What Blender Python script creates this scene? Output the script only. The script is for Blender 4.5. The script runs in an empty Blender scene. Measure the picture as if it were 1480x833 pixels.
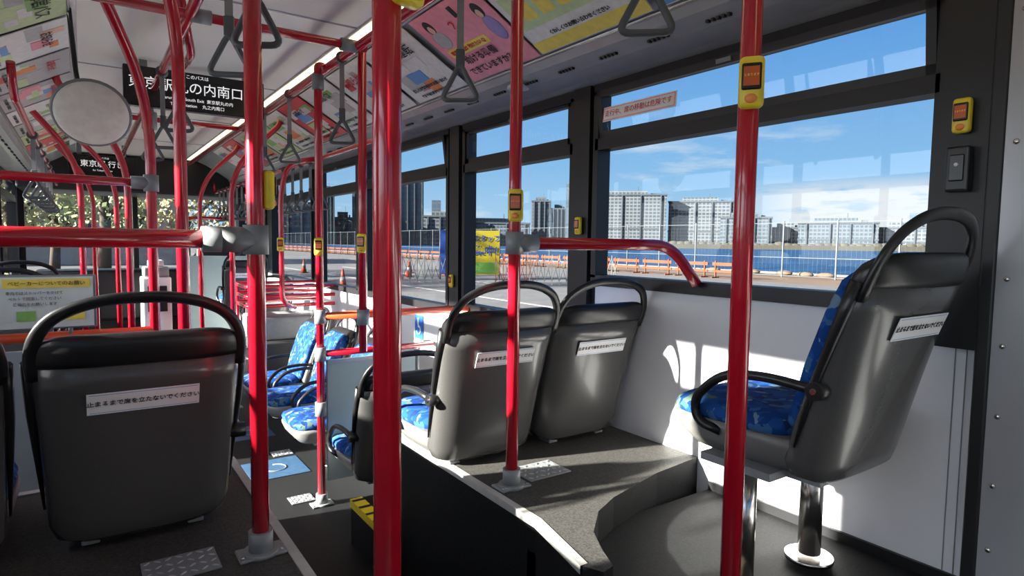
import bpy, math, random
from mathutils import Vector, Matrix
random.seed(7)
EYE=1.35
# ------------------------------------------------------------------ materials
def mat(name,col,rough=.5,metal=0,spec=.5,var=.08,scale=30,bump=0,coat=0,emit=None,es=0):
    m=bpy.data.materials.new(name); m.use_nodes=True
    nt=m.node_tree; n=nt.nodes; l=nt.links; b=n['Principled BSDF']
    b.inputs['Roughness'].default_value=rough; b.inputs['Metallic'].default_value=metal
    b.inputs['Specular IOR Level'].default_value=spec; b.inputs['Coat Weight'].default_value=coat
    b.inputs['Coat Roughness'].default_value=.05
    tc=n.new('ShaderNodeTexCoord'); no=n.new('ShaderNodeTexNoise'); no.inputs['Scale'].default_value=scale
    no.inputs['Detail'].default_value=4
    l.new(tc.outputs['Object'],no.inputs['Vector'])
    r=n.new('ShaderNodeValToRGB')
    c=list(col)
    r.color_ramp.elements[0].position=.3; r.color_ramp.elements[1].position=.7
    r.color_ramp.elements[0].color=[x*(1-var) for x in c]+[1]
    r.color_ramp.elements[1].color=[min(1,x*(1+var)) for x in c]+[1]
    l.new(no.outputs['Fac'],r.inputs['Fac']); l.new(r.outputs['Color'],b.inputs['Base Color'])
    if bump:
        bp=n.new('ShaderNodeBump'); bp.inputs['Strength'].default_value=bump; bp.inputs['Distance'].default_value=.01
        l.new(no.outputs['Fac'],bp.inputs['Height']); l.new(bp.outputs['Normal'],b.inputs['Normal'])
    if emit:
        b.inputs['Emission Color'].default_value=list(emit)+[1]; b.inputs['Emission Strength'].default_value=es
    return m
RED=mat('red_pole_paint',(.45,.006,.02),.22,coat=.6,var=.04)
ORANGE=mat('orange_rail',(.75,.10,.03),.3,coat=.3,var=.04)
GREYC=mat('grey_clamp',(.22,.23,.24),.4)
GRIP=mat('grip_grey',(.08,.09,.10),.4)
BLACK=mat('black_plastic',(.010,.010,.011),.35)
FRAME=mat('black_window_frame',(.009,.009,.011),.45)
SHELL=mat('seat_shell_grey',(.070,.068,.067),.27,var=.05,scale=200,coat=.2)
SHELLL=mat('seat_shell_light',(.17,.165,.16),.4,var=.05,scale=200)
WHITE=mat('white_panel',(.72,.72,.75),.45,var=.02,scale=8)
LABEL=mat('label_white',(.8,.8,.8),.4,var=.02)
INK=mat('ink_black',(.01,.01,.012),.6)
REDINK=mat('ink_red',(.6,.02,.02),.6)
CEIL=mat('ceiling_panel',(.88,.86,.78),.4,var=.02,scale=4)
COVE=mat('cove_grey',(.40,.41,.42),.22,var=.06,scale=12)
STEEL=mat('brushed_steel',(.62,.60,.58),.22,metal=1,var=.1,scale=60)
ALU=mat('aluminium',(.6,.6,.6),.35,metal=.9)
NOSE=mat('nosing_light',(.42,.42,.40),.5)
PANEL=mat('service_panel',(.40,.41,.43),.3,metal=.3,var=.03,scale=6)
YEL=mat('button_yellow',(.80,.60,.03),.35)
BROWN=mat('button_face',(.25,.05,.015),.2,emit=(1,.2,.03),es=.10)
NOTICE=mat('notice_board',(.62,.70,.62),.4,var=.04)
TEAL=mat('partition_panel',(.38,.48,.48),.35,var=.05,scale=5)
SIGN=mat('sign_black',(.004,.004,.005),.25)
SIGNTXT=mat('sign_text_lit',(.9,.9,.9),.5,emit=(1,1,1),es=.6)
LIT=mat('light_strip',(.9,.85,.6),.4,emit=(1,.82,.45),es=3.0)
MIRR=mat('mirror_back',(.74,.73,.66),.35)
BLUESIGN=mat('sign_blue',(.02,.12,.5),.4)
DECAL=mat('floor_decal_blue',(.035,.08,.15),.5,var=.2,spec=.2)
SEATBOX=mat('dark_box',(.03,.03,.032),.5)
def floor_mat(name,c,sc=180):
    m=mat(name,c,.6,var=.45,scale=sc,bump=.05,spec=.18); return m
FLOOR=floor_mat('vinyl_floor_dark',(.012,.0125,.0135))
PLAT=floor_mat('vinyl_platform',(.055,.053,.050))
def fabric():
    m=bpy.data.materials.new('seat_fabric_blue'); m.use_nodes=True
    nt=m.node_tree;n=nt.nodes;l=nt.links;b=n['Principled BSDF'];b.inputs['Roughness'].default_value=.9;b.inputs['Specular IOR Level'].default_value=.15
    tc=n.new('ShaderNodeTexCoord');v=n.new('ShaderNodeTexVoronoi');v.inputs['Scale'].default_value=40
    no=n.new('ShaderNodeTexNoise');no.inputs['Scale'].default_value=16
    sc_=n.new('ShaderNodeVectorMath');sc_.operation='SCALE';sc_.inputs[3].default_value=.08
    mx=n.new('ShaderNodeVectorMath');mx.operation='ADD'
    l.new(no.outputs['Color'],sc_.inputs[0])
    l.new(tc.outputs['Object'],no.inputs['Vector'])
    l.new(tc.outputs['Object'],mx.inputs[0]);l.new(sc_.outputs[0],mx.inputs[1])
    l.new(mx.outputs[0],v.inputs['Vector'])
    s=n.new('ShaderNodeSeparateColor');l.new(v.outputs['Color'],s.inputs[0])
    r=n.new('ShaderNodeValToRGB');r.color_ramp.interpolation='CONSTANT'
    cols=[(0,(.006,.040,.19)),(.35,(.010,.062,.25)),(.62,(.006,.026,.11)),(.76,(.035,.11,.26)),(.90,(.08,.13,.10)),(.94,(.14,.22,.32))]
    e=r.color_ramp.elements
    e[0].color=list(cols[0][1])+[1];e[1].position=cols[1][0];e[1].color=list(cols[1][1])+[1]
    for p,c in cols[2:]:
        k=e.new(p);k.color=list(c)+[1]
    l.new(s.outputs[0],r.inputs['Fac']);l.new(r.outputs['Color'],b.inputs['Base Color'])
    return m
FAB=fabric()
def glass():
    m=bpy.data.materials.new('window_glass');m.use_nodes=True;nt=m.node_tree;n=nt.nodes;l=nt.links
    n.remove(n['Principled BSDF']);o=n['Material Output']
    t=n.new('ShaderNodeBsdfTransparent');t.inputs[0].default_value=(.94,.97,.97,1)
    g=n.new('ShaderNodeBsdfGlossy');g.inputs['Roughness'].default_value=.02
    fr=n.new('ShaderNodeLayerWeight');fr.inputs['Blend'].default_value=.5
    p=n.new('ShaderNodeMath');p.operation='POWER';p.inputs[1].default_value=5;l.new(fr.outputs['Facing'],p.inputs[0])
    q=n.new('ShaderNodeMath');q.operation='MULTIPLY_ADD';q.inputs[1].default_value=.5;q.inputs[2].default_value=.04;l.new(p.outputs[0],q.inputs[0])
    mx=n.new('ShaderNodeMixShader');l.new(q.outputs[0],mx.inputs[0]);l.new(t.outputs[0],mx.inputs[1]);l.new(g.outputs[0],mx.inputs[2])
    l.new(mx.outputs[0],o.inputs['Surface']);return m
GLASS=glass()
# ------------------------------------------------------------------ mesh builder
def fillet(pts,r,closed=False,n=6):
    P=[Vector(p) for p in pts];N=len(P);out=[]
    for i,p in enumerate(P):
        if not closed and i in(0,N-1): out.append(p);continue
        a=P[(i-1)%N];c=P[(i+1)%N];u=(a-p);v=(c-p);rr=min(r,u.length*.49,v.length*.49)
        s=p+u.normalized()*rr;e=p+v.normalized()*rr
        for k in range(n+1):
            t=k/n;out.append((1-t)**2*s+2*t*(1-t)*p+t*t*e)
    return out
class B:
    def __init__(s): s.v=[];s.f=[];s.m=[];s.sm=[];s.mats=[]
    def mi(s,m):
        if m not in s.mats:s.mats.append(m)
        return s.mats.index(m)
    def add(s,V,F,m,smooth=False,M=None):
        o=len(s.v);k=s.mi(m)
        for v in V:
            v=Vector(v)
            if M is not None:v=M@v
            s.v.append(tuple(v))
        for i,f in enumerate(F):
            s.f.append([x+o for x in f]);s.m.append(k)
            s.sm.append(smooth[i] if isinstance(smooth,list) else smooth)
    def box(s,lo,hi,m,M=None,bev=0):
        x0,y0,z0=lo;x1,y1,z1=hi
        if bev<=0:
            V=[(x0,y0,z0),(x1,y0,z0),(x1,y1,z0),(x0,y1,z0),(x0,y0,z1),(x1,y0,z1),(x1,y1,z1),(x0,y1,z1)]
            s.add(V,[(3,2,1,0),(4,5,6,7),(0,1,5,4),(1,2,6,5),(2,3,7,6),(3,0,4,7)],m,False,M);return
        import bmesh
        bm=bmesh.new();bmesh.ops.create_cube(bm,size=1)
        for v in bm.verts:
            v.co=Vector(((v.co.x+.5)*(x1-x0)+x0,(v.co.y+.5)*(y1-y0)+y0,(v.co.z+.5)*(z1-z0)+z0))
        bmesh.ops.bevel(bm,geom=bm.edges[:],offset=bev,segments=3,affect='EDGES',profile=.5)
        bm.verts.index_update()
        s.add([v.co.copy() for v in bm.verts],[[v.index for v in f.verts] for f in bm.faces],m,True if bev>.008 else False,M);bm.free()
    def loft(s,rings,m,smooth=True,M=None,caps=True,closed=False):
        n=len(rings[0]);V=[p for r in rings for p in r];F=[];S=[]
        R=len(rings)
        for i in range(R if closed else R-1):
            for j in range(n):
                a=i*n+j;b=i*n+(j+1)%n;c=((i+1)%R)*n+(j+1)%n;d=((i+1)%R)*n+j
                F.append((a,b,c,d));S.append(smooth)
        if caps and not closed:
            F.append(tuple(range(n))[::-1]);S.append(False);F.append(tuple((R-1)*n+j for j in range(n)));S.append(False)
        s.add(V,F,m,S,M)
    def tube(s,pts,r,m,n=14,closed=False,M=None,flat=1):
        P=[Vector(p) for p in pts]
        Q=[P[0]]
        for p in P[1:]:
            if (p-Q[-1]).length>1e-5:Q.append(p)
        if closed and (Q[0]-Q[-1]).length<1e-5:Q.pop()
        P=Q;N=len(P);T=[]
        for i in range(N):
            if closed:t=P[(i+1)%N]-P[i-1]
            else:t=P[min(i+1,N-1)]-P[max(i-1,0)]
            T.append(t.normalized())
        up=Vector((0,0,1)) if abs(T[0].z)<.9 else Vector((0,1,0))
        u=(up-T[0]*up.dot(T[0])).normalized();rings=[]
        for i in range(N):
            u=(u-T[i]*u.dot(T[i])).normalized();w=T[i].cross(u)
            rr=r[i] if isinstance(r,list) else r
            rings.append([P[i]+u*math.cos(2*math.pi*k/n)*rr+w*math.sin(2*math.pi*k/n)*rr*flat for k in range(n)])
        s.loft(rings,m,True,M,True,closed)
    def disc(s,c,r,h,m,n=28,M=None):
        s.tube([c,(c[0],c[1],c[2]+h)],r,m,n,M=M)
    def ell(s,c,rx,ry,rz,m,n=20,k=12,M=None):
        rings=[]
        for i in range(k+1):
            a=-math.pi/2+math.pi*i/k;ca=max(math.cos(a),.001)
            rings.append([(c[0]+rx*ca*math.cos(2*math.pi*j/n),c[1]+ry*ca*math.sin(2*math.pi*j/n),c[2]+rz*math.sin(a)) for j in range(n)])
        s.loft(rings,m,True,M)
    def poly(s,pts,z0,z1,m,mside=None):
        n=len(pts);V=[(x,y,z0) for x,y in pts]+[(x,y,z1) for x,y in pts]
        s.add(V,[tuple(range(n,2*n)),tuple(range(n))[::-1]],m)
        s.add(V,[(i,(i+1)%n,n+(i+1)%n,n+i) for i in range(n)],mside or m)
    def obj(s,name,loc=(0,0,0),rz=0,parent=None):
        me=bpy.data.meshes.new(name);me.from_pydata(s.v,[],s.f);me.update()
        for m in s.mats:me.materials.append(m)
        me.polygons.foreach_set('material_index',s.m);me.polygons.foreach_set('use_smooth',s.sm)
        o=bpy.data.objects.new(name,me);bpy.context.collection.objects.link(o)
        o.location=loc;o.rotation_euler=(0,0,rz)
        if parent:o.parent=parent
        return o
def text(body,size,M,m,parent,name='lettering',ax='CENTER',ext=.0004,off=0):
    c=bpy.data.curves.new(name,'FONT');c.body=body;c.size=size;c.align_x=ax;c.align_y='CENTER';c.extrude=ext;c.offset=off
    c.materials.append(m);o=bpy.data.objects.new(name,c);bpy.context.collection.objects.link(o)
    o.parent=parent;o.matrix_local=M;return o
def frameM(o,x,y):
    x=Vector(x).normalized();y=Vector(y).normalized();z=x.cross(y)
    M=Matrix.Identity(4)
    for i in range(3):M[i][0]=x[i];M[i][1]=y[i];M[i][2]=z[i];M[i][3]=o[i]
    return M
# ------------------------------------------------------------------ room shell
XL,XR=-.65,1.85; YB,YF=-2.4,9.9
b=B();b.box((XL,1.0,-.06),(XR,YF,0),FLOOR);b.box((XL,YB,-.06),(XR,1.0,0),FLOOR);b.obj('floor')
b=B();b.box((1.03,YB,.0),(XR,1.40,.47),FLOOR);b.box((1.02,YB,.455),(1.045,1.12,.474),FLOOR)
b.box((.42,YB,0),(1.03,.1,.47),FLOOR);b.box((.42,.1,0),(1.03,.45,.24),FLOOR)
b.box((.42,.08,.472),(1.03,.12,.476),YEL);b.box((.42,.41,.242),(1.03,.45,.246),YEL)
b.obj('floor_raised_rear')
pp=[(1.03,2.3),(1.03,1.36),(.975,1.10),(1.0,1.05),(1.04,1.06),(1.07,1.13),(1.12,1.22),(1.22,1.31),(1.33,1.36),(1.6,1.43),(1.849,1.46),(1.849,2.3)]
b=B();b.poly(pp,0,.57,PLAT,FLOOR)
def strip(P,w=.024,z=.572):
    for i in range(len(P)-1):
        (xa,ya),(xc,yc)=P[i],P[i+1]
        b.add([(xa-.006,ya,z),(xa-.006+w,ya,z),(xc-.006+w,yc,z),(xc-.006,yc,z)],[(0,1,2,3)],NOSE)
        b.add([(xa-.006,ya,z),(xc-.006,yc,z),(xc-.006,yc,z-.022),(xa-.006,ya,z-.022)],[(0,1,2,3)],NOSE)
strip([(1.03,2.3),(1.03,1.36),(.975,1.10)])
b.obj('wheel_house_platform')
b=B();b.poly([(-.649,.2),(.42,.2),(.42,2.35),(-.649,2.35)],0,.57,PLAT,FLOOR)
b.box((.400,.2,.565),(.424,2.36,.574),NOSE);b.box((-.649,2.33,.565),(.42,2.36,.575),NOSE)
b.obj('wheel_house_platform')
b=B();b.box((-.65,-2.4,0),(.42,.2,.47),FLOOR);b.obj('floor_rear_left')
# walls
WR=[(.72,2.04,1.205),(2.19,3.17,.98),(3.36,4.70,.95),(4.88,5.90,.95),(6.1,7.65,.95),(7.95,9.5,.95)]
WL=[(-1.9,-.4,1.205),(-.2,.85,1.205),(1.36,3.0,1.205),(3.2,4.3,.5),(4.5,5.8,.95),(6.0,7.4,.95),(7.7,9.4,.3)]
def wall(side,wins,name):
    x0,x1=(XR,XR+.07) if side>0 else (XL-.07,XL)
    b=B();top=2.0;ys=YB
    for (a,c,s) in wins:
        zz=1.12 if (side>0 and ys<.5) else .95
        b.box((x0,ys,0),(x1,a,zz),WHITE);b.box((x0,ys,zz),(x1,a,2.45),FRAME)
        b.box((x0,a,0),(x1,c,s),WHITE)
        b.box((x0,a,top),(x1,c,2.45),FRAME);ys=c
    b.box((x0,ys,0),(x1,YF,.95),WHITE);b.box((x0,ys,.95),(x1,YF,2.45),FRAME)
    return b.obj(name)
wall(1,WR,'wall_right');wall(-1,WL,'wall_left')
def windows(side,wins,k0,tilted):
    X=XR if side>0 else XL
    for i,(a,c,s) in enumerate(wins):
        b=B();xi=X-side*.02;xo=X+side*.05
        lo=min(xi,xo);hi=max(xi,xo);t=.028
        b.box((lo,a-.012,s-.035),(hi,c+.012,s+.012),FRAME);b.box((lo,a-.012,1.985),(hi,c+.012,2.03),FRAME)
        b.box((lo,a-.012,s),(hi,a+.018,2.0),FRAME);b.box((lo,c-.018,s),(hi,c+.012,2.0),FRAME)
        b.box((lo,a,1.752),(hi,c,1.80),FRAME)
        xg=X+side*.03
        b.add([(xg,a,s),(xg,c,s),(xg,c,1.76),(xg,a,1.76)],[(0,1,2,3)],GLASS)
        ang=(-side*math.radians(7) if i in tilted else 0)
        M=Matrix.Translation((X,0,1.80))@Matrix.Rotation(ang,4,'Y')
        b.box((-.012,a+.02,0),(.015,c-.02,.03),FRAME,M);b.box((-.012,a+.02,.17),(.015,c-.02,.198),FRAME,M)
        b.box((-.012,a+.02,0),(.015,a+.045,.198),FRAME,M);b.box((-.012,c-.045,0),(.015,c-.02,.198),FRAME,M)
        b.box((-.02,(a+c)/2-.03,.175),(-.01,(a+c)/2+.03,.19),GREYC,M)
        b.add([(.002,a+.04,.02),(.002,c-.04,.02),(.002,c-.04,.18),(.002,a+.04,.18)],[(0,1,2,3)],GLASS,False,M)
        b.obj('window_%d'%(k0+i))
windows(1,WR,1,(0,2));windows(-1,WL,1+len(WR),())
b=B();b.box((1.835,.60,1.12),(1.849,.74,1.20),FRAME);b.box((1.838,.60,.47),(1.849,1.40,.50),FRAME)
for y in (2.12,3.26,4.79): b.box((1.82,y-.055,.95),(1.849,y+.055,2.03),FRAME)
b.box((1.80,.598,1.1),(1.849,.715,2.05),FRAME)
for y in(.66,.635):b.box((1.846,y-.001,.5),(1.849,y+.001,1.1),GREYC)
b.obj('trim_1')
b=B();b.box((1.79,-1.2,.47),(1.849,.567,2.08),PANEL);b.box((1.785,.567,.47),(1.849,.60,2.08),FRAME,bev=.006)
for z in (.62,.78,.95,1.12,1.28,1.6,1.9):
    for y in (.545,.25):b.ell((1.789,y,z),.004,.007,.007,STEEL,8,6)
b.obj('service_panel')
# ceiling + coves
b=B();b.box((0,YB,2.35),(1.2,YF,2.42),CEIL)
for y in (1.4,2.9,4.4,5.9,7.4):b.box((0,y-.006,2.346),(1.2,y+.006,2.351),COVE)
b.box((-.72,YB,2.42),(1.92,YF,2.5),COVE)
b.obj('ceiling')
def cove(side,name):
    f=lambda x:x if side>0 else 1.2-x
    b=B();pr=[(1.86,2.03),(1.80,2.045),(1.70,2.06),(1.625,2.085),(1.60,2.11),(1.605,2.125),(1.5,2.195),(1.35,2.285),(1.22,2.345),(1.18,2.352),(1.18,2.42),(1.86,2.42)]
    r0=[(f(x),YB,z) for x,z in pr];r1=[(f(x),YF,z) for x,z in pr]
    b.loft([r0,r1],COVE,False)
    for (x,z) in ((1.605,2.122),(1.225,2.337)):
        b.tube([(f(x),YB,z),(f(x),YF,z)],.008,ALU,8)
    for k in range(40):
        y=-1+k*.25
        for q in range(5):b.box((min(f(1.66),f(1.675)),y+q*.02,2.06),(max(f(1.66),f(1.675)),y+q*.02+.01,2.0685),BLACK)
    b.obj(name)
cove(1,'trim_2');cove(-1,'trim_3')
x=1.13
b=B();b.box((x-.026,-2.2,2.335),(x+.026,8.8,2.352),LIT);b.box((x-.036,-2.2,2.338),(x-.026,8.8,2.352),ALU);b.box((x+.026,-2.2,2.338),(x+.036,8.8,2.352),ALU)
b.obj('ceiling_light_strip')
b=B();b.disc((1.66,2.38,2.052),.05,.012,WHITE);b.obj('ceiling_speaker')
b=B();b.box((XL-.07,YB-.07,0),(XR+.07,YB,1.3),WHITE);b.box((XL-.07,YB-.07,1.9),(XR+.07,YB,2.5),FRAME)
b.box((XL-.07,YB-.07,1.3),(XL+.25,YB,1.9),FRAME);b.box((XR-.25,YB-.07,1.3),(XR+.07,YB,1.9),FRAME);b.obj('wall_rear')
b=B();b.box((XL-.07,YF,0),(XR+.07,YF+.07,.75),SEATBOX);b.box((XL-.07,YF,2.0),(XR+.07,YF+.07,2.5),FRAME)
b.box((XL-.07,YF,.7),(XL+.06,YF+.07,2.1),FRAME);b.box((XR-.06,YF,.7),(XR+.07,YF+.07,2.1),FRAME);b.box((.57,YF,.7),(.63,YF+.07,2.1),FRAME)
b.add([(XL,YF+.03,.75),(XR,YF+.03,.75),(XR,YF+.03,2.0),(XL,YF+.03,2.0)],[(0,1,2,3)],GLASS)
b.obj('wall_front')
# ------------------------------------------------------------------ posters
def poster(side,y0,w,bg,blocks,texts):
    xm,zm=1.418,2.232
    if side>0: M=frameM((xm-.018,y0,zm-.012),(0,-1,0),(-.375,0,.215))
    else: M=frameM((1.2-xm+.018,y0,zm-.012),(0,1,0),(.375,0,.215))
    b=B();b.box((-w/2,-.2,-.004),(w/2,.2,0),bg)
    for k,blk in enumerate(blocks):
        cx,cy,ww,hh,m=blk[:5];z=.0008+.0003*k
        if len(blk)>5:b.ell((cx*w,cy*.4,0),ww*w/2,hh*.2,z,m,20,6)
        else:b.box((cx*w-ww*w/2,cy*.4-hh*.2,0),(cx*w+ww*w/2,cy*.4+hh*.2,z),m)
    o=b.obj('advert_poster');o.matrix_world=M
    for (t,cx,cy,s,m) in texts:
        text(t,s,Matrix.Translation((cx*w,cy*.4,.005)),m,o,off=.0006)
    return o
PINK=mat('poster_pink',(.85,.30,.36),.4);AYEL=mat('poster_yellow',(.85,.68,.10),.4);AGRN=mat('poster_green',(.25,.5,.12),.4)
AWH=mat('poster_white',(.75,.74,.70),.4);AORG=mat('poster_orange',(.8,.25,.06),.4);ABLU=mat('poster_blue',(.1,.3,.65),.4);ARED=mat('poster_red',(.65,.05,.06),.4)
SKIN=mat('poster_skin',(.8,.5,.35),.4);APUR=mat('poster_purple',(.3,.22,.5),.4);ALG=mat('poster_palegreen',(.55,.68,.35),.4);AGY=mat('poster_grey',(.45,.45,.44),.4)
p=poster(1,2.36,.52,PINK,[(-.33,.14,.20,.26,AGY,1),(-.33,.33,.12,.2,INK,1),(-.33,.31,.09,.15,SKIN,1),(.36,.0,.16,.34,APUR,1),(.35,.24,.11,.2,INK,1),(.345,.22,.085,.15,SKIN,1),(-.12,-.06,.6,.11,AYEL),(.1,.36,.05,.14,INK)],
 [('電車 優先席 助けたい Q',-.12,-.06,.026,REDINK),('助ける準備',-.08,-.21,.050,INK),('できていますか？',-.06,-.37,.044,INK),('？',.0,.2,.08,REDINK)])
poster(1,1.78,.60,AWH,[(0,.38,1,.22,AGRN),(-.05,.02,.8,.42,ALG),(0,-.42,1,.14,AYEL),(-.3,.0,.12,.2,AYEL),(-.13,.0,.12,.2,AYEL),(.04,.0,.12,.2,AYEL),(.21,.0,.12,.2,AYEL),(.42,.05,.12,.5,AWH)],
 [('申請はこちらから',-.05,.16,.035,INK),('東京都の支援制度ご案内',0,.38,.035,AWH),('くわしくはお問い合わせください',0,-.3,.022,INK)])
poster(1,1.15,.58,AWH,[(0,-.35,1,.28,ABLU),(0,.25,.8,.4,AGRN)],[('沿線散歩',0,-.05,.07,INK)])
poster(1,.5,.58,AYEL,[(0,.1,.8,.6,AWH)],[('バスの旅',0,.1,.08,REDINK)])
cols=[PINK,AWH,AORG,ALG,ABLU,AGRN,ARED,AWH,AWH,AGY,AGY,SKIN]
def rnd_poster(side,y):
    bg=random.choice([AWH,AWH,AWH,AGY,ARED,ALG])
    bl=[(random.uniform(-.3,.3),random.uniform(-.35,.35),random.uniform(.12,.4),random.uniform(.08,.3),random.choice(cols)) for _ in range(9)]
    poster(side,y,.52,bg,bl,[(random.choice(['東京の休日','安全運転','都営バス','お知らせ','求人募集']),random.uniform(-.1,.1),.25,random.uniform(.05,.08),random.choice([INK,REDINK])),('詳しくは案内所まで お問い合わせ',0,-.3,.024,INK),('平日 午前九時から 午後五時まで',0,-.42,.022,INK)])
for k in range(9):rnd_poster(1,2.95+.56*k)
for k in range(13):rnd_poster(-1,.9+.56*k)
# ------------------------------------------------------------------ seats
def ring(w,hd,z,yc,n=40,e=.55,cv=.03):
    R=[]
    for k in range(n):
        a=2*math.pi*k/n;c=math.cos(a);s=math.sin(a)
        x=w*math.copysign(abs(c)**e,c);y=hd*math.copysign(abs(s)**e,s)
        R.append((x,yc+y+cv*(x/.22)**4,z))
    return R
LN=.20
def lean(z):return -LN*(max(z,0)/.6)**1.2
def seat(loc,arm=-1,rz=0,legs=0,name='bus_seat',label=True,s=1,light=False):
    sh=SHELLL if light else SHELL
    b=B()
    prof=[(-.03,.15,.03),(-.015,.19,.048),(.02,.205,.056),(.1,.208,.056),(.2,.212,.05),(.3,.217,.042),(.38,.221,.036),(.445,.222,.033)]
    b.loft([ring(w,h,z,lean(z)) for z,w,h in prof],sh)
    cap=[(.437,.2235,.035),(.45,.226,.036),(.47,.225,.034),(.487,.218,.03),(.500,.20,.024),(.509,.17,.014),(.512,.14,.006)]
    b.loft([ring(w,h,z,lean(z)) for z,w,h in cap],BLACK)
    for sx in(-1,1):
        b.tube([(sx*(.2235 if z>.3 else (.211+(z-.05)*.05)),lean(z)+.03,z) for z in (.45,.38,.32,.25,.15,.06)],[.016,.014,.012,.009,.006,.003],BLACK,8)
    hp=[(-.215,.41),(-.219,.46),(-.210,.508),(-.180,.553),(-.12,.583),(-.05,.596),(.05,.596),(.12,.583),(.180,.553),(.210,.508),(.219,.46),(.215,.41)]
    sm=fillet([(x,lean(z)+.008,z) for x,z in hp],.03,n=4)
    b.tube(sm,.0095,BLACK,12,flat=1.6)
    fp=[(.09,.175,.03),(.11,.185,.04),(.25,.195,.04),(.38,.2,.035),(.45,.195,.03),(.475,.17,.02),(.485,.14,.01)]
    b.loft([ring(w,h,z,lean(z)+.035+ .012) for z,w,h in fp],FAB)
    def pan(zs,m,y0,y1):
        R=[]
        for z,g in zs:
            R.append([( (.215-g)*math.copysign(abs(math.cos(t))**.45,math.cos(t)), (y0+y1)/2+((y1-y0)/2-g)*math.copysign(abs(math.sin(t))**.45,math.sin(t)), z) for t in [2*math.pi*k/40 for k in range(40)]])
        b.loft(R,m)
    pan([(-.03,.09),(-.02,.045),(.015,.014),(.045,.002),(.055,.0),(.068,.006)],SHELLL,-.03,.42)
    pan([(.06,.012),(.085,.006),(.098,.012),(.110,.035),(.113,.07)],FAB,.03,.425)
    if arm:
        for a in ([arm] if arm in(-1,1) else [-1,1]):
            x=a*.228
            A=fillet([(x,-.04,.205),(x,.08,.215),(x,.21,.20),(x,.29,.12),(x,.28,.06),(x-a*.02,.22,.045)],.06)
            b.tube(A,.012,BLACK,12,flat=1.1)
            b.tube([(x-a*.03,-.04,.205),(x+a*.016,-.04,.205)],.020,BLACK,16)
            b.tube([(x+a*.014,-.04,.205),(x+a*.019,-.04,.205)],.007,STEEL,10)
    for x in (-.12,.12):b.box((x-.02,-.01,-.045),(x+.02,.3,-.025),GREYC,bev=.004)
    if label:
        zc=.345;L=math.atan2(LN*1.2*(zc/.6)**.2/.6,1)
        M=frameM((0.0,lean(zc)-.0405,zc),(1,0,0),(0,-math.sin(L),math.cos(L)))
        b.box((-.118,-.028,0),(.118,.028,.002),LABEL,M)
        for yy in(-.024,.024):b.box((-.113,yy-.0006,.002),(.113,yy+.0006,.0024),ABLU,M)
    for (lx,ly,h) in (legs or []):
        b.tube([(lx,ly,-.03),(lx,ly,-h+.02)],.031,STEEL,24);b.tube([(lx,ly,-h+.012),(lx,ly,-h)],.065,STEEL,28)
        b.box((lx-.05,ly-.1,-.04),(lx+.05,ly+.1,-.02),GREYC)
    o=b.obj(name,loc,rz);o.scale=(s,s,s)
    if label:
        text('止まるまで席を立たないでください',.0148,M@Matrix.Translation((0,0,.003)),INK,o,off=.0002)
    return o
seat((.114,1.87,.617),arm=1);seat((-.375,1.87,.617),arm=0)
seat((1.175,1.88,.617),arm=-1);seat((1.615,1.88,.617),arm=0)
seat((1.50,.745,.845),arm=-1,legs=[(-.17,.17,.375),(.15,.17,.375)],s=.97)
seat((1.215,2.74,.25),arm=-1,legs=[(0,.15,.25)])
for y in (3.65,4.25,4.85):seat((1.36,y,.22),arm=2,rz=math.radians(90),legs=[(0,.15,.22)],label=False,light=True)
seat((-.36,4.4,.58),arm=1,legs=[(0,.15,.58)]);seat((-.36,5.6,.58),arm=1,legs=[(0,.15,.58)]);seat((1.45,7.3,.62),arm=-1,legs=[(0,.15,.62)])
seat((1.5,6.5,.4),arm=-1,legs=[(0,.15,.4)])
# ------------------------------------------------------------------ poles
R0=.0205
def flange(b,x,y,z):
    b.tube([(x,y,z),(x,y,z+.012)],.042,GREYC,20);b.tube([(x,y,z+.01),(x,y,z+.06)],.029,GREYC,16)
    b.box((x-.055,y-.035,z),(x+.055,y+.035,z+.008),GREYC,bev=.003)
    for q in(-.045,.045):b.ell((x+q,y-.02,z+.009),.006,.006,.003,STEEL,8,4)
def pole(pts,r=R0,base=None,fr=.12,clamps=(),m=RED,name='grab_pole'):
    b=B();b.tube(fillet(pts,fr),r,m,18)
    if base:flange(b,*base)
    for c,ax in clamps:
        c=Vector(c);a=Vector(ax);b.tube([c-a*.035,c+a*.035],r+.009,GREYC,16)
    return b.obj(name)
H=EYE
pole([(.343,1.585,.58),(.343,1.585,2.35)],base=(.343,1.585,.57),clamps=[((.343,1.585,H),(0,0,1))])
pole([(.36,.84,.58),(.36,.84,2.35)],base=(.36,.84,.57))
pole([(1.10,.775,.48),(1.10,.775,2.35)],base=(1.10,.775,.47))
pole([(1.11,1.60,.58),(1.11,1.60,2.35)],base=(1.11,1.60,.57),clamps=[((1.11,1.60,H),(0,0,1))],r=.0195)
pole([(.97,3.1,.01),(.97,3.1,2.2),(1.0,3.1,2.2)],base=(.97,3.1,0),clamps=[((.97,3.1,.78),(0,0,1)),((.97,3.1,.97),(0,0,1)),((.97,3.1,.5),(0,0,1)),((.97,3.1,2.12),(0,0,1))],r=.0195,fr=.03)
pole([(1.06,2.75,.84),(1.06,2.75,2.2)],r=.0195,clamps=[((1.06,2.75,1.0),(0,0,1))])
pole([(.25,3.1,.01),(.25,3.1,1.95),(.05,2.7,2.3),(.05,2.7,2.35)],base=(.25,3.1,0),clamps=[((.25,3.1,H+.236),(0,0,1)),((.25,3.1,1.85),(0,0,1))],fr=.25)
pole([(.29,2.47,.01),(.29,2.47,2.08),(.2,2.25,2.3),(.2,2.25,2.35)],base=(.29,2.47,0),fr=.2)
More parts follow.
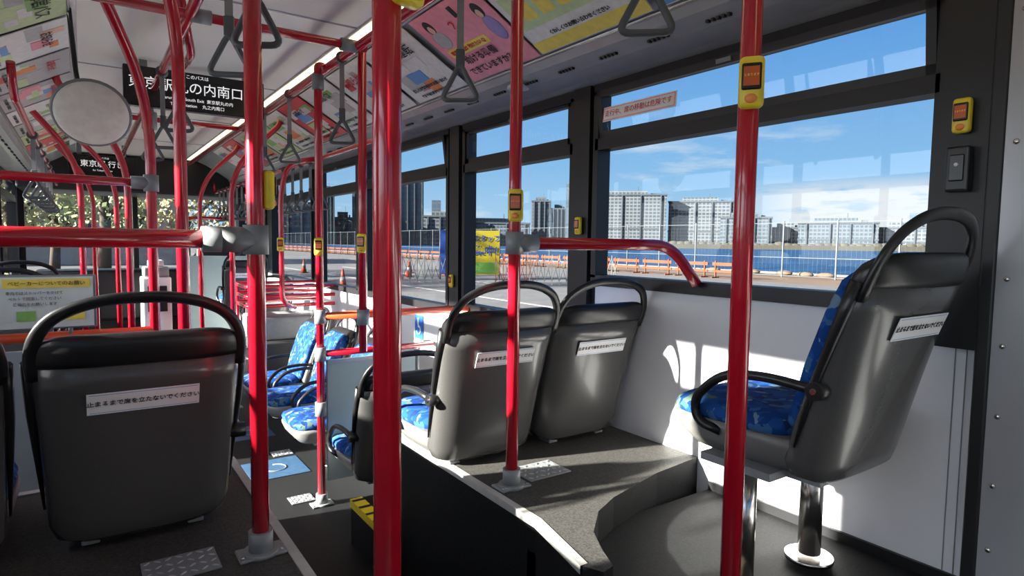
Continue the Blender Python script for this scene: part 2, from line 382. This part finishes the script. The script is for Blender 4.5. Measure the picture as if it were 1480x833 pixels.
for (x,y,bx) in ((.25,4.75,-.1),(.97,5.3,1.3),(.25,6.4,-.1),(.97,6.9,1.3),(.0,5.5,-.3),(.1,7.6,-.2)):
    pole([(x,y,.01),(x,y,1.9),(bx,y-.2,2.25),(bx,y-.2,2.35)],base=(x,y,0),fr=.25)
pole([(1.42,4.55,1.94),(1.22,4.6,1.9),(1.18,4.65,1.7),(1.18,4.65,.9),(1.3,4.75,.85)],fr=.15,r=.018)
pole([(.35,2.9,2.35),(.44,3.26,2.2),(.44,3.5,2.2)],r=.018,fr=.05)
def rail(pts,r=R0,fr=.1,m=RED,clamps=(),name='grab_rail'):return pole(pts,r,None,fr,clamps,m,name)
rail([(.343,1.585,H),(-.64,1.585,H)],clamps=[((.30,1.585,H),(1,0,0)),((.26,1.585,H),(1,0,0))],r=.021)
rail([(.25,3.1,H+.236),(-.64,3.1,H+.236)],clamps=[((.21,3.1,H+.236),(1,0,0))],r=.018)
rail([(1.11,1.6,H),(1.74,1.52,H),(1.81,1.46,1.21)],clamps=[((1.15,1.595,H),(1,-.13,0))],r=.0195,fr=.14)
rail([(1.02,-1.2,2.2),(1.02,8,2.2)]);rail([(.36,-1.2,2.2),(.36,8,2.2)])
rail([(.05,2.7,2.2),(1.06,2.7,2.2)],clamps=[((.98,2.7,2.2),(1,0,0)),((.4,2.7,2.2),(1,0,0))],r=.018)
rail([(.05,5.2,2.2),(1.06,5.2,2.2)],r=.018)
rail([(1.42,3.3,2.06),(1.42,3.4,1.94),(1.42,8.8,1.94),(1.42,8.85,2.06)],r=.016,fr=.08)
rail([(-.22,3.3,2.06),(-.22,3.4,1.94),(-.22,8.8,1.94),(-.22,8.85,2.06)],r=.016,fr=.08)
b=B();b.tube([(.97,3.1,.97),(1.84,3.1,.97)],.02,ORANGE,16);b.tube([(.97,3.1,.78),(1.6,3.1,.78)],.017,RED,14)
b.box((1.0,3.09,.12),(1.5,3.11,.74),TEAL,bev=.004);b.box((1.0,3.085,.73),(1.5,3.115,.745),ALU);b.tube([(1.5,3.1,0),(1.5,3.1,.76)],.015,GREYC)
b.obj('partition_screen')
b=B();b.tube([(.25,3.1,.95),(-.64,3.1,.95)],.02,ORANGE,16);b.box((-.62,3.09,.12),(.12,3.11,.9),TEAL,bev=.004);b.tube([(.12,3.1,0),(.12,3.1,.93)],.015,GREYC)
b.obj('partition_screen')
b=B();b.box((-.64,3.07,.985),(.04,3.085,1.20),GREYC,bev=.004);b.box((-.63,3.065,.992),(.03,3.071,1.193),NOTICE)
b.box((-.26,3.062,1.15),(.02,3.066,1.185),AYEL);b.box((-.22,3.062,1.02),(-.16,3.066,1.06),AGRN);b.box((-.08,3.062,1.02),(0.0,3.066,1.06),AYEL)
for x in(-.5,-.05):b.tube([(x,3.09,.94),(x,3.09,1.0)],.008,GREYC,8)
o=b.obj('notice_board');text('ベビーカーについてのお願い',.019,frameM((-.12,3.06,1.167),(1,0,0),(0,0,1)),INK,o)
for k,t in enumerate(('車内ではストッパーをかけて','ベルトで固定してください','ご協力をお願いします')):text(t,.014,frameM((-.16,3.06,1.13-.022*k),(1,0,0),(0,0,1)),INK,o)
# ------------------------------------------------------------------ hand grips
def grip(x,y,ztop,zbot,rz=0,s=1):
    b=B();L=ztop-zbot;hh=.125*s
    T=fillet([(0,0,-(L-hh)),(-.062*s,0,-L+.008),(.062*s,0,-L+.008)],.028*s,True,5)
    b.tube(T,.0085*s,GRIP,10,closed=True)
    b.box((-.014,-.006,-(L-hh)-.01),(.014,.006,-(L-hh)+.045),GRIP,bev=.003)
    b.box((-.011,-.0015,-(L-hh)+.04),(.011,.0015,-.02),GREYC)
    b.tube([(-.018,0,0),(.018,0,0)],.026,GRIP,14,M=Matrix.Rotation(math.pi/2,4,'Z'))
    b.obj('hand_strap',(x,y,ztop),rz)
for y,rz in((1.62,-.6),(1.95,-.5),(3.08,-.4),(3.7,-.3),(4.3,-.3)):grip(.36,y,2.2,1.81,rz)
for y,rz in((.98,-.7),(1.79,-.6),(2.9,-.4),(3.8,-.3),(4.4,-.3)):grip(1.02,y,2.2,1.80,rz)
for k in range(5):grip(1.42,4.5+.24*k,1.94,1.57,-.3)
for k in range(9):grip(1.42,6.4+.26*k,1.94,1.57,-.3)
for k in range(6):grip(-.22,4.6+.5*k,1.94,1.57,-.2)
# ------------------------------------------------------------------ stop buttons
def button(loc,az,nm='stop_button',s=1):
    b=B();b.box((-.026,-.03,-.055),(.026,.0,.055),YEL,bev=.012);b.box((-.02,-.034,-.018),(.02,-.027,.038),SIGN,bev=.004)
    b.box((-.016,-.0355,-.01),(.016,-.0335,.03),BROWN);b.ell((0,-.03,-.036),.013,.006,.01,AORG,12,8)
    o=b.obj(nm,loc,az);o.scale=(s,s,s)
    text('とまります',.0062,frameM((0,-.036,.012),(1,0,0),(0,0,1)),AYEL,o,ext=.0002)
button((1.085,.76,1.665),math.radians(-55),s=.9);button((1.10,1.58,1.465),math.radians(-40),s=.9)
button((.362,1.59,1.47),math.radians(85),s=.85)
button((1.795,.655,1.675),math.radians(-90),s=.78)
button((1.815,2.11,1.43),math.radians(-90),s=.7);button((1.815,3.26,1.12),math.radians(-90),s=.7)
button((1.05,2.73,1.34),math.radians(-40),s=.8);button((.96,3.08,1.32),math.radians(-20),s=.8);button((1.17,4.63,1.32),math.radians(-20),s=.9)
button((.375,.83,1.73),math.radians(20))
b=B();b.box((-.026,-.03,-.055),(.026,0,.055),BLACK,bev=.006);b.box((-.016,-.034,-.03),(.016,-.028,.035),SIGN,bev=.003);b.ell((0,-.034,.01),.005,.003,.005,LABEL,10,6)
o=b.obj('switch_box',(1.797,.655,1.545),math.radians(-90))
# ------------------------------------------------------------------ signs
def ledsign(x0,x1,y,z0,z1,t1,t2):
    b=B();b.box((x0,y,z0),(x1,y+.06,z1),SIGN,bev=.006)
    for x in (x0+.1,x1-.1):b.box((x-.02,y+.02,z1-.01),(x+.02,y+.04,2.36),GREYC)
    o=b.obj('destination_display');cx=(x0+x1)/2;w=x1-x0;h=z1-z0
    text('このバスは',h*.11,frameM((cx,y-.002,z0+h*.88),(1,0,0),(0,0,1)),SIGNTXT,o)
    text(t1,h*.34,frameM((cx,y-.002,z0+h*.58),(1,0,0),(0,0,1)),SIGNTXT,o)
    for k,t in enumerate(t2):text(t,h*.11,frameM((cx,y-.002,z0+h*(.29-.15*k)),(1,0,0),(0,0,1)),SIGNTXT,o)
ledsign(.21,.95,4.1,2.09,2.31,'東京駅丸の内南口 行',['Marunouchi South Exit  東京駅丸の内','Tokyo Station    丸之内南口'])
ledsign(-.1,.5,8.0,2.0,2.22,'東京駅 行き',['for Tokyo Station'])
b=B();b.box((-.6,8.9,1.9),(1.8,9.85,2.34),FRAME,bev=.03);b.obj('front_header_cabinet')
b=B();M=Matrix.Translation((.05,3.25,1.88))@Matrix.Rotation(math.radians(-62),4,'X')@Matrix.Rotation(.1,4,'Y')
b.ell((0,0,0),.14,.14,.035,MIRR,36,14,M);b.tube([(.14*math.cos(t*math.pi/16),.14*math.sin(t*math.pi/16),0) for t in range(32)],.008,GREYC,8,closed=True,M=M)
b.tube(fillet([(.04,3.28,1.9),(.0,3.4,2.05),(-.02,3.4,2.36)],.05),.01,BLACK,10)
b.obj('convex_mirror')
b=B();M=frameM((1.835,1.80,1.895),(0,-1,0),(.09,0,1));b.box((-.2,-.03,0),(.2,.03,.002),LABEL,M);b.box((-.195,-.026,.002),(.195,.026,.0025),PINK,M);b.box((-.19,-.022,.0025),(.19,.022,.003),LABEL,M)
o=b.obj('window_sticker');text('走行中、席の移動は危険です',.028,M@Matrix.Translation((0,0,.004)),REDINK,o)
b=B();M=frameM((1.846,3.77,.78),(0,-1,0),(0,0,1));b.box((-.06,-.08,0),(.06,.08,.003),BLUESIGN,M)
b.tube([(.03*math.cos(a*.4)-.005,-.02+.03*math.sin(a*.4),.004) for a in range(-7,5)],.004,LABEL,6,M=M);b.tube([(-.01,.045,.004),(-.005,.0,.004),(.02,.0,.004),(.03,-.035,.004)],.005,LABEL,6,M=M);b.ell((-.01,.055,.004),.009,.009,.003,LABEL,10,6,M)
b.obj('wheelchair_sign')
def hatch(x,y,z,w,h,rz):
    b=B();b.box((-w/2,-h/2,0),(w/2,h/2,.004),GREYC,bev=.001)
    for i in range(7):
        for j in range(4):
            M=Matrix.Translation((-w/2+w*(i+.5)/7,-h/2+h*(j+.5)/4,.005))@Matrix.Rotation(.7 if (i+j)%2 else -.7,4,'Z')
            b.ell((0,0,0),.010,.003,.0015,ALU,8,4,M)
    b.obj('tread_plate',(x,y,z),rz)
hatch(1.27,1.66,.571,.17,.13,.0);hatch(.17,1.62,.571,.16,.12,0);hatch(.9,3.22,.001,.12,.1,0);hatch(1.0,4.0,.001,.12,.1,0)
for x,y in((1.0,3.75),(1.0,4.55)):
    b=B();b.box((-.16,-.16,0),(.16,.16,.003),DECAL);b.tube([(.06*math.cos(a*.4),.06*math.sin(a*.4),.004) for a in range(-7,5)],.004,GREYC,6);b.obj('floor_wheelchair_decal',(x-.1,y,.001))
b=B();b.box((.95,2.305,0),(1.5,2.62,.2),FLOOR);b.box((.945,2.31,.17),(.965,2.62,.205),YEL);b.box((.95,2.31,.2),(1.0,2.62,.204),YEL)
for k in range(4):b.box((.945,2.34+.08*k,.205),(1.001,2.36+.08*k,.2055),INK)
b.obj('seat_plinth')
# ------------------------------------------------------------------ front cab
b=B();b.box((.55,8.3,0),(.85,8.65,.9),WHITE,bev=.02);b.box((.6,8.27,.5),(.8,8.31,.8),SIGN,bev=.005);b.box((.57,8.32,.9),(.83,8.6,1.02),GREYC,bev=.02);b.box((.62,8.35,1.02),(.78,8.5,1.1),WHITE,bev=.02);b.obj('fare_machine')
b=B();b.box((.95,8.2,0),(1.82,8.24,1.15),TEAL);b.tube(fillet([(.93,8.2,0),(.93,8.2,1.6),(1.84,8.2,1.6)],.1),.018,RED);b.obj('driver_partition')
b=B();b.box((1.15,8.6,.5),(1.65,9.05,.62),BLACK,bev=.03);b.box((1.15,8.5,.6),(1.65,8.62,1.25),BLACK,bev=.04);b.box((1.25,8.7,0),(1.55,9.0,.5),SEATBOX);b.obj('driver_seat')
b=B();b.box((-.5,9.3,.3),(1.82,9.85,.95),BLACK,bev=.05);b.obj('dashboard')
b=B();b.tube([(1.4+.22*math.cos(t*math.pi/16),9.15+.05*math.sin(t*math.pi/16),1.02+.2*math.sin(t*math.pi/16)) for t in range(32)],.015,BLACK,10,closed=True);b.tube([(1.18,9.15,1.02),(1.62,9.15,1.02)],.012,BLACK);b.tube([(1.4,9.15,1.02),(1.4,9.27,.9)],.03,BLACK);b.obj('steering_wheel')
b=B();b.box((1.2,5.35,0),(1.82,5.95,.5),SEATBOX,bev=.02)
for z in(.9,.82,.74):b.tube(fillet([(1.82,5.4,z+.06),(1.1,5.4,z+.06),(1.1,5.95,z+.06),(1.82,5.95,z+.06)],.06),.016,RED)
b.tube([(1.12,5.42,0),(1.12,5.42,.96)],.016,RED);b.tube([(1.12,5.93,0),(1.12,5.93,.96)],.016,RED)
b.box((1.15,5.45,.5),(1.8,5.9,.7),GREYC,bev=.02);b.obj('luggage_rack')
# ------------------------------------------------------------------ exterior
ASPH=mat('asphalt',(.085,.085,.087),.85,var=.12,scale=2,spec=.1);PIER=mat('pier_paving',(.10,.072,.053),.85,var=.15,scale=.6,spec=.1)
LINE=mat('road_line',(.17,.17,.165),.7,spec=.1);GALV=mat('galvanised',(.06,.068,.075),.5,spec=.2);GATE=mat('gate_white',(.11,.11,.11),.5,spec=.2);OB=mat('orange_barrier',(.12,.036,.016),.5,spec=.1)
CONE=mat('cone_red',(.20,.028,.01),.5,spec=.2);BARK=mat('bark',(.05,.035,.025),.9)
LEAF=mat('foliage',(.22,.25,.12),.8,var=.3,scale=1.5);LEAF2=mat('foliage_autumn',(.30,.26,.14),.8,var=.3,scale=1.5);SHORE=mat('far_shore',(.03,.028,.02),.9,var=.3,scale=.02)
PALE=mat('depot_facade',(.22,.21,.20),.8,spec=.1)
GZ=-.35
b=B();b.box((-80,-60,GZ-.1),(27,260,GZ),ASPH);b.obj('road_ground')
b=B();b.box((27,-60,GZ-3),(36,400,GZ),PIER);b.box((35.6,-60,GZ),(36,400,GZ+.12),ASPH);b.obj('pier_ground')
b=B()
for x in(6,10.2):b.box((x,-40,GZ),(x+.15,200,GZ+.01),LINE)
for k in range(20):b.box((14,-20+k*8,GZ),(14.15,-16+k*8,GZ+.01),LINE)
b.obj('road_lines')
m=bpy.data.materials.new('sea_surface');m.use_nodes=True;nt=m.node_tree;n=nt.nodes;l=nt.links;pb=n['Principled BSDF']
pb.inputs['Roughness'].default_value=.5;pb.inputs['Specular IOR Level'].default_value=.05
tc=n.new('ShaderNodeTexCoord');mp=n.new('ShaderNodeMapping');mp.inputs['Scale'].default_value=(.12,.5,1);no=n.new('ShaderNodeTexNoise');no.inputs['Scale'].default_value=1;no.inputs['Detail'].default_value=6
r=n.new('ShaderNodeValToRGB');r.color_ramp.elements[0].position=.38;r.color_ramp.elements[1].position=.65;r.color_ramp.elements[0].color=(.005,.021,.055,1);r.color_ramp.elements[1].color=(.017,.048,.10,1)
bp=n.new('ShaderNodeBump');bp.inputs['Strength'].default_value=.3;bp.inputs['Distance'].default_value=.3
l.new(tc.outputs['Object'],mp.inputs[0]);l.new(mp.outputs[0],no.inputs['Vector']);l.new(no.outputs['Fac'],r.inputs[0]);l.new(r.outputs[0],pb.inputs['Base Color']);l.new(no.outputs['Fac'],bp.inputs['Height']);l.new(bp.outputs[0],pb.inputs['Normal'])
b=B();b.box((36.01,-800,-2.6),(2500,2500,-1.6),m);b.obj('sea_water')
b=B();yy=-16
while yy<150:
    b.box((31.965,yy-.035,GZ),(32.035,yy+.035,GZ+3.1),GALV);yy+=3.0
for z in(.1,1.1,3.0):b.box((31.985,-16,GZ+z-.015),(32.015,150,GZ+z+.015),GALV)
yy=-16
while yy<150:
    b.box((31.998,yy-.002,GZ+.1),(32.002,yy+.002,GZ+3.0),GALV);yy+=.25
b.obj('chain_fence')
b=B();yy=19
while yy<120:
    x=27.5
    b.box((x,yy,GZ+.65),(x+.05,yy+2.2,GZ+.82),OB);b.box((x,yy,GZ+.3),(x+.05,yy+2.2,GZ+.42),OB)
    for q in(.2,2.0):b.box((x-.3,yy+q-.03,GZ),(x+.3,yy+q+.03,GZ+.06),OB);b.box((x-.02,yy+q-.03,GZ),(x+.06,yy+q+.03,GZ+.9),OB)
    yy+=2.5
b.obj('orange_barricade')
b=B()
for k in range(16):
    y=2+k*1.6+random.random();b.ell((33.5+random.random(),y,GZ+.12),.35,.5,.16,PIER,10,6)
b.obj('sandbag_row')
def cone(x,y):
    b=B();b.box((-.2,-.2,0),(.2,.2,.04),CONE);b.tube([(0,0,.04),(0,0,.3),(0,0,.31),(0,0,.5),(0,0,.51),(0,0,.75)],[.15,.1,.1,.07,.07,.03],CONE,16)
    b.tube([(0,0,.32),(0,0,.48)],[.105,.08],LINE,16);b.obj('traffic_cone',(x,y,GZ))
for c in((7.3,20.8),(12.9,27.5),(15.5,28.5),(14.6,31),(9.5,33)):cone(*c)
def gate(x,y,n,rz,mm):
    b=B()
    for k in range(n):
        b.box((k*.3-.015,-.02,0),(k*.3+.015,.02,1.25),mm)
        b.tube([(k*.3,0,.15),(k*.3+.3,0,1.15)],.014,mm,6);b.tube([(k*.3,0,1.15),(k*.3+.3,0,.15)],.014,mm,6)
    b.obj('accordion_gate',(x,y,GZ),rz)
gate(15.0,20.5,12,math.radians(-38),GATE);gate(9.0,24.0,12,math.radians(-20),GATE);gate(13.2,20.3,5,math.radians(-30),OB)
b=B();M=frameM((14.5,24.4,.90),(math.cos(math.radians(32)),-math.sin(math.radians(32)),0),(0,0,1))@Matrix.Scale(1.25,4)
BBL=mat('banner_blue',(.010,.030,.13),.6,spec=.1);BYL=mat('banner_yellow',(.16,.13,.008),.6,spec=.1);BSK=mat('banner_skin',(.15,.09,.06),.6,spec=.1);BGN=mat('banner_green',(.04,.10,.02),.6,spec=.1);BLB=mat('banner_light_blue',(.04,.09,.17),.6,spec=.1)
b.box((-1.1,-.8,-.03),(1.05,.8,0),BYL,M);b.box((-1.1,-.8,0),(-.35,.8,.01),BBL,M);b.ell((-.55,.05,.012),.26,.33,.01,BSK,20,6,M);b.ell((-.55,.36,.02),.30,.16,.01,LINE,20,6,M);b.box((-.85,-.8,.012),(-.15,-.28,.02),BLB,M);b.box((-.15,-.75,.01),(1.0,-.35,.012),BGN,M)
b.tube([(-1.1,-.98,-.05),(-1.1,.85,-.05)],.03,GALV,8,M=M);b.tube([(1.05,-.98,-.05),(1.05,.85,-.05)],.03,GALV,8,M=M)
o=b.obj('recruitment_banner');text('警備スタッフ',.25,M@Matrix.Translation((.33,.5,.03)),BBL,o,ext=.002,off=.006);text('募集中!',.38,M@Matrix.Translation((.36,.05,.03)),BBL,o,ext=.002,off=.008)
def bmat(name,wall_c,win_c,sx,sz,mort=.35):
    m=bpy.data.materials.new(name);m.use_nodes=True;nt=m.node_tree;n=nt.nodes;l=nt.links;p=n['Principled BSDF'];p.inputs['Roughness'].default_value=.6;p.inputs['Specular IOR Level'].default_value=.1
    tc=n.new('ShaderNodeTexCoord');s=n.new('ShaderNodeSeparateXYZ');l.new(tc.outputs['Object'],s.inputs[0])
    def saw(inp,per,duty):
        a=n.new('ShaderNodeMath');a.operation='DIVIDE';l.new(inp,a.inputs[0]);a.inputs[1].default_value=per
        f=n.new('ShaderNodeMath');f.operation='FRACT';l.new(a.outputs[0],f.inputs[0])
        g=n.new('ShaderNodeMath');g.operation='GREATER_THAN';l.new(f.outputs[0],g.inputs[0]);g.inputs[1].default_value=duty;return g.outputs[0]
    a=saw(s.outputs[0],sx,mort*.7);c=saw(s.outputs[2],sz,mort)
    mu=n.new('ShaderNodeMath');mu.operation='MULTIPLY';l.new(a,mu.inputs[0]);l.new(c,mu.inputs[1])
    mx=n.new('ShaderNodeMix');mx.data_type='RGBA';l.new(mu.outputs[0],mx.inputs[0]);mx.inputs[6].default_value=list(wall_c)+[1];mx.inputs[7].default_value=list(win_c)+[1]
    l.new(mx.outputs[2],p.inputs['Base Color']);return m
BA=bmat('facade_white',(.085,.09,.095),(.030,.040,.052),4,3.6);BB=bmat('facade_grey',(.060,.069,.079),(.028,.040,.054),3.5,3.6,.4);BC=bmat('facade_glass',(.050,.066,.084),(.036,.054,.074),4,6,.3);ROOF=mat('roof_dark',(.038,.046,.055),.7,spec=.1)
def building(b0,b1,h,D,m,crown=True,h0=0):
    bc=math.radians((b0+b1)/2);w=D*math.radians(b1-b0);x=D*math.sin(bc);y=D*math.cos(bc)
    b=B();b.box((-w/2,-25,-1.5),(w/2,25,h),m,)
    if crown:
        b.box((-w/2*1.02,-26,h),(w/2*1.02,26,h+1.5),ROOF);b.box((-w*.3,-12,h+1.5),(w*.25,12,h+6),m);b.box((w*.3,-6,h+1.5),(w*.38,6,h+4),ROOF)
        for q in(-.4,-.1,.15,.42):b.box((w*q,-27,-1.5),(w*q+1.2,-25,h),ROOF)
        b.box((w*.12,-3,h+6),(w*.13,3,h+11),ROOF)
    b.box((-w/2-.5,-25.5,h*.33),(w/2+.5,25.5,h*.33+1.5),ROOF)
    b.obj('waterfront_building',(x,y,0),-bc)
D=700
building(41.9,48.2,53,D,BA);building(48.6,54.0,47,D+20,BA);building(53.0,57,28,D-30,BB);building(57,59.3,19,D,BA);building(59.2,64.8,23,D-20,BB)
building(64.9,68.5,19,D,BA);building(66.9,68,38,D+100,BC,False);building(69,75,28,D,BB);building(39.4,40.1,85,D+200,BC,False);building(36.3,38.0,46,D,BB);building(38.1,39.4,38,D,BC);building(40.3,41.8,30,D,BA)
building(24.0,26.4,58,620,BC);building(26.5,30,24,600,BA);building(30,36,20,640,BB);building(20.2,21.2,40,520,BC);building(21.3,23.9,22,560,BA);building(17.6,18.6,36,500,BB);building(18.6,20.2,18,520,BA);building(13,17.3,26,500,BB)
building(27.2,28.0,46,700,BC,False)
b=B();b.box((-900,-150,-3),(900,40,2.5),SHORE)
for k in range(260):
    x=-880+k*6.8;b.ell((x,-140,2),6,5,random.uniform(2,4),SHORE,8,5)
b.obj('far_shore',(760*math.sin(math.radians(48)),760*math.cos(math.radians(48)),0),-math.radians(48))
b=B();b.box((-30,48,GZ),(5.5,60,GZ+6),PALE)
for k in range(11):b.box((-28+k*3,47.9,GZ+2),(-26.4+k*3,48,GZ+3.6),ROOF)
b.obj('depot_building')
def tree(x,y,h,m):
    b=B();b.tube([(0,0,0),(.1,0,h*.3),(0,.1,h*.6)],[.22,.16,.09],BARK,10)
    for k in range(5):
        a=k*1.3;b.tube([(0,0,h*(.3+.05*k)),(math.cos(a)*h*.2,math.sin(a)*h*.2,h*(.5+.06*k))],[.08,.03],BARK,7)
    V=[];F=[]
    for k in range(1800):
        a=random.uniform(0,6.283);u=random.random()**.5;zz=random.uniform(-1,1);rr=h*.30*u*math.sqrt(1-zz*zz*.9)
        c=Vector((math.cos(a)*rr,math.sin(a)*rr,h*.62+zz*h*.33));s=random.uniform(.06,.13)
        d1=Vector((random.uniform(-1,1),random.uniform(-1,1),random.uniform(-1,1))).normalized();d2=d1.cross(Vector((random.uniform(-1,1),random.uniform(-1,1),random.uniform(-1,1)))).normalized()
        i=len(V);V+= [c-d1*s,c+d2*s*.6,c+d1*s,c-d2*s*.6];F.append((i,i+1,i+2,i+3))
    b.add(V,F,m);b.obj('roadside_tree',(x,y,GZ))
for i,(x,y) in enumerate(((-5,24),(-2.2,26),(.5,23),(3.2,27),(-8,28),(5.5,30),(-1,32),(-4,34),(2,36))):tree(x,y,random.uniform(5.5,7.5),[LEAF,LEAF2][i%2])
b=B()
for k in range(20):b.ell((-14+k*.8,19,.2),.6,.5,.6+random.random()*.3,LEAF,10,6)
b.obj('hedge',(0,0,GZ))
# ------------------------------------------------------------------ world
el=math.radians(21.5);dv=Vector((.985*math.cos(el),-.17*math.cos(el),-math.sin(el)))
w=bpy.data.worlds.new('sky');bpy.context.scene.world=w;w.use_nodes=True;nt=w.node_tree;n=nt.nodes;l=nt.links;bg=n['Background']
tc=n.new('ShaderNodeTexCoord');s=n.new('ShaderNodeSeparateXYZ');l.new(tc.outputs['Generated'],s.inputs[0])
def ramp(inp,stops):
    r=n.new('ShaderNodeValToRGB');e=r.color_ramp.elements
    e[0].position=stops[0][0];e[0].color=list(stops[0][1])+[1];e[1].position=stops[-1][0];e[1].color=list(stops[-1][1])+[1]
    for p,c in stops[1:-1]:
        k=e.new(p);k.color=list(c)+[1]
    l.new(inp,r.inputs[0]);return r.outputs[0]
g=lambda v:(v,v,v)
def mul(a,c):
    q=n.new('ShaderNodeMath');q.operation='MULTIPLY';l.new(a,q.inputs[0]);l.new(c,q.inputs[1]);return q.outputs[0]
skyc=ramp(s.outputs[2],[(0,(.50,.73,.93)),(.12,(.27,.55,.89)),(.3,(.12,.36,.80)),(.6,(.04,.16,.54))])
mp=n.new('ShaderNodeMapping');mp.inputs['Scale'].default_value=(1.6,1.6,9);mp.inputs['Location'].default_value=(.35,.1,0);no=n.new('ShaderNodeTexNoise');no.inputs['Scale'].default_value=2.2;no.inputs['Detail'].default_value=9;no.inputs['Roughness'].default_value=.6
l.new(tc.outputs['Generated'],mp.inputs[0]);l.new(mp.outputs[0],no.inputs['Vector'])
c1=ramp(no.outputs['Fac'],[(.58,g(0)),(.74,g(1))])
c1=mul(c1,ramp(s.outputs[2],[(0,g(.8)),(.1,g(.9)),(.17,g(.5)),(.22,g(0))]))
no2=n.new('ShaderNodeTexNoise');no2.inputs['Scale'].default_value=5;no2.inputs['Detail'].default_value=9;no2.inputs['Roughness'].default_value=.65;l.new(mp.outputs[0],no2.inputs['Vector'])
c2=ramp(no2.outputs['Fac'],[(.30,g(0)),(.46,g(1))])
c2=mul(c2,ramp(s.outputs[2],[(0,g(.2)),(.03,g(.95)),(.075,g(.95)),(.10,g(0))]))
c2=mul(c2,ramp(s.outputs[0],[(.80,g(0)),(.86,g(1))]))
mxx=n.new('ShaderNodeMath');mxx.operation='MAXIMUM';l.new(c1,mxx.inputs[0]);l.new(c2,mxx.inputs[1])
mx=n.new('ShaderNodeMix');mx.data_type='RGBA';l.new(mxx.outputs[0],mx.inputs[0]);l.new(skyc,mx.inputs[6]);mx.inputs[7].default_value=(.90,.92,.95,1)
dt=n.new('ShaderNodeVectorMath');dt.operation='DOT_PRODUCT';l.new(tc.outputs['Generated'],dt.inputs[0]);dt.inputs[1].default_value=(-dv.x,-dv.y,-dv.z)
mxm=n.new('ShaderNodeMath');mxm.operation='MAXIMUM';mxm.inputs[1].default_value=0;l.new(dt.outputs['Value'],mxm.inputs[0])
pw=n.new('ShaderNodeMath');pw.operation='POWER';pw.inputs[1].default_value=2.5;l.new(mxm.outputs[0],pw.inputs[0])
sc=n.new('ShaderNodeVectorMath');sc.operation='SCALE';sc.inputs[0].default_value=(4.6,4.7,4.9);l.new(pw.outputs[0],sc.inputs[3])
ad=n.new('ShaderNodeVectorMath');ad.operation='ADD';l.new(mx.outputs[2],ad.inputs[0]);l.new(sc.outputs[0],ad.inputs[1])
l.new(ad.outputs[0],bg.inputs[0]);bg.inputs[1].default_value=1.0
sd=bpy.data.lights.new('sun','SUN');sd.energy=42;sd.angle=.02;sd.color=(1,.94,.84)
so=bpy.data.objects.new('sun',sd);bpy.context.collection.objects.link(so)
so.rotation_euler=dv.to_track_quat('-Z','Y').to_euler()
# ------------------------------------------------------------------ camera
a=math.radians(34.57);p=math.radians(4.13);ro=math.radians(.73)
F=Vector((math.sin(a)*math.cos(p),math.cos(a)*math.cos(p),-math.sin(p)));Rr=Vector((math.cos(a),-math.sin(a),0));U=Rr.cross(F)
R2=Rr*math.cos(ro)+U*math.sin(ro);U2=U*math.cos(ro)-Rr*math.sin(ro)
M=Matrix.Identity(4)
for i in range(3):M[i][0]=R2[i];M[i][1]=U2[i];M[i][2]=-F[i]
M[2][3]=EYE
cd=bpy.data.cameras.new('camera');cd.sensor_width=36;cd.lens=900/1480*36;cd.clip_start=.02;cd.clip_end=5000
co=bpy.data.objects.new('camera',cd);bpy.context.collection.objects.link(co);co.matrix_world=M;bpy.context.scene.camera=co
vs=bpy.context.scene.view_settings
vs.view_transform='Standard'
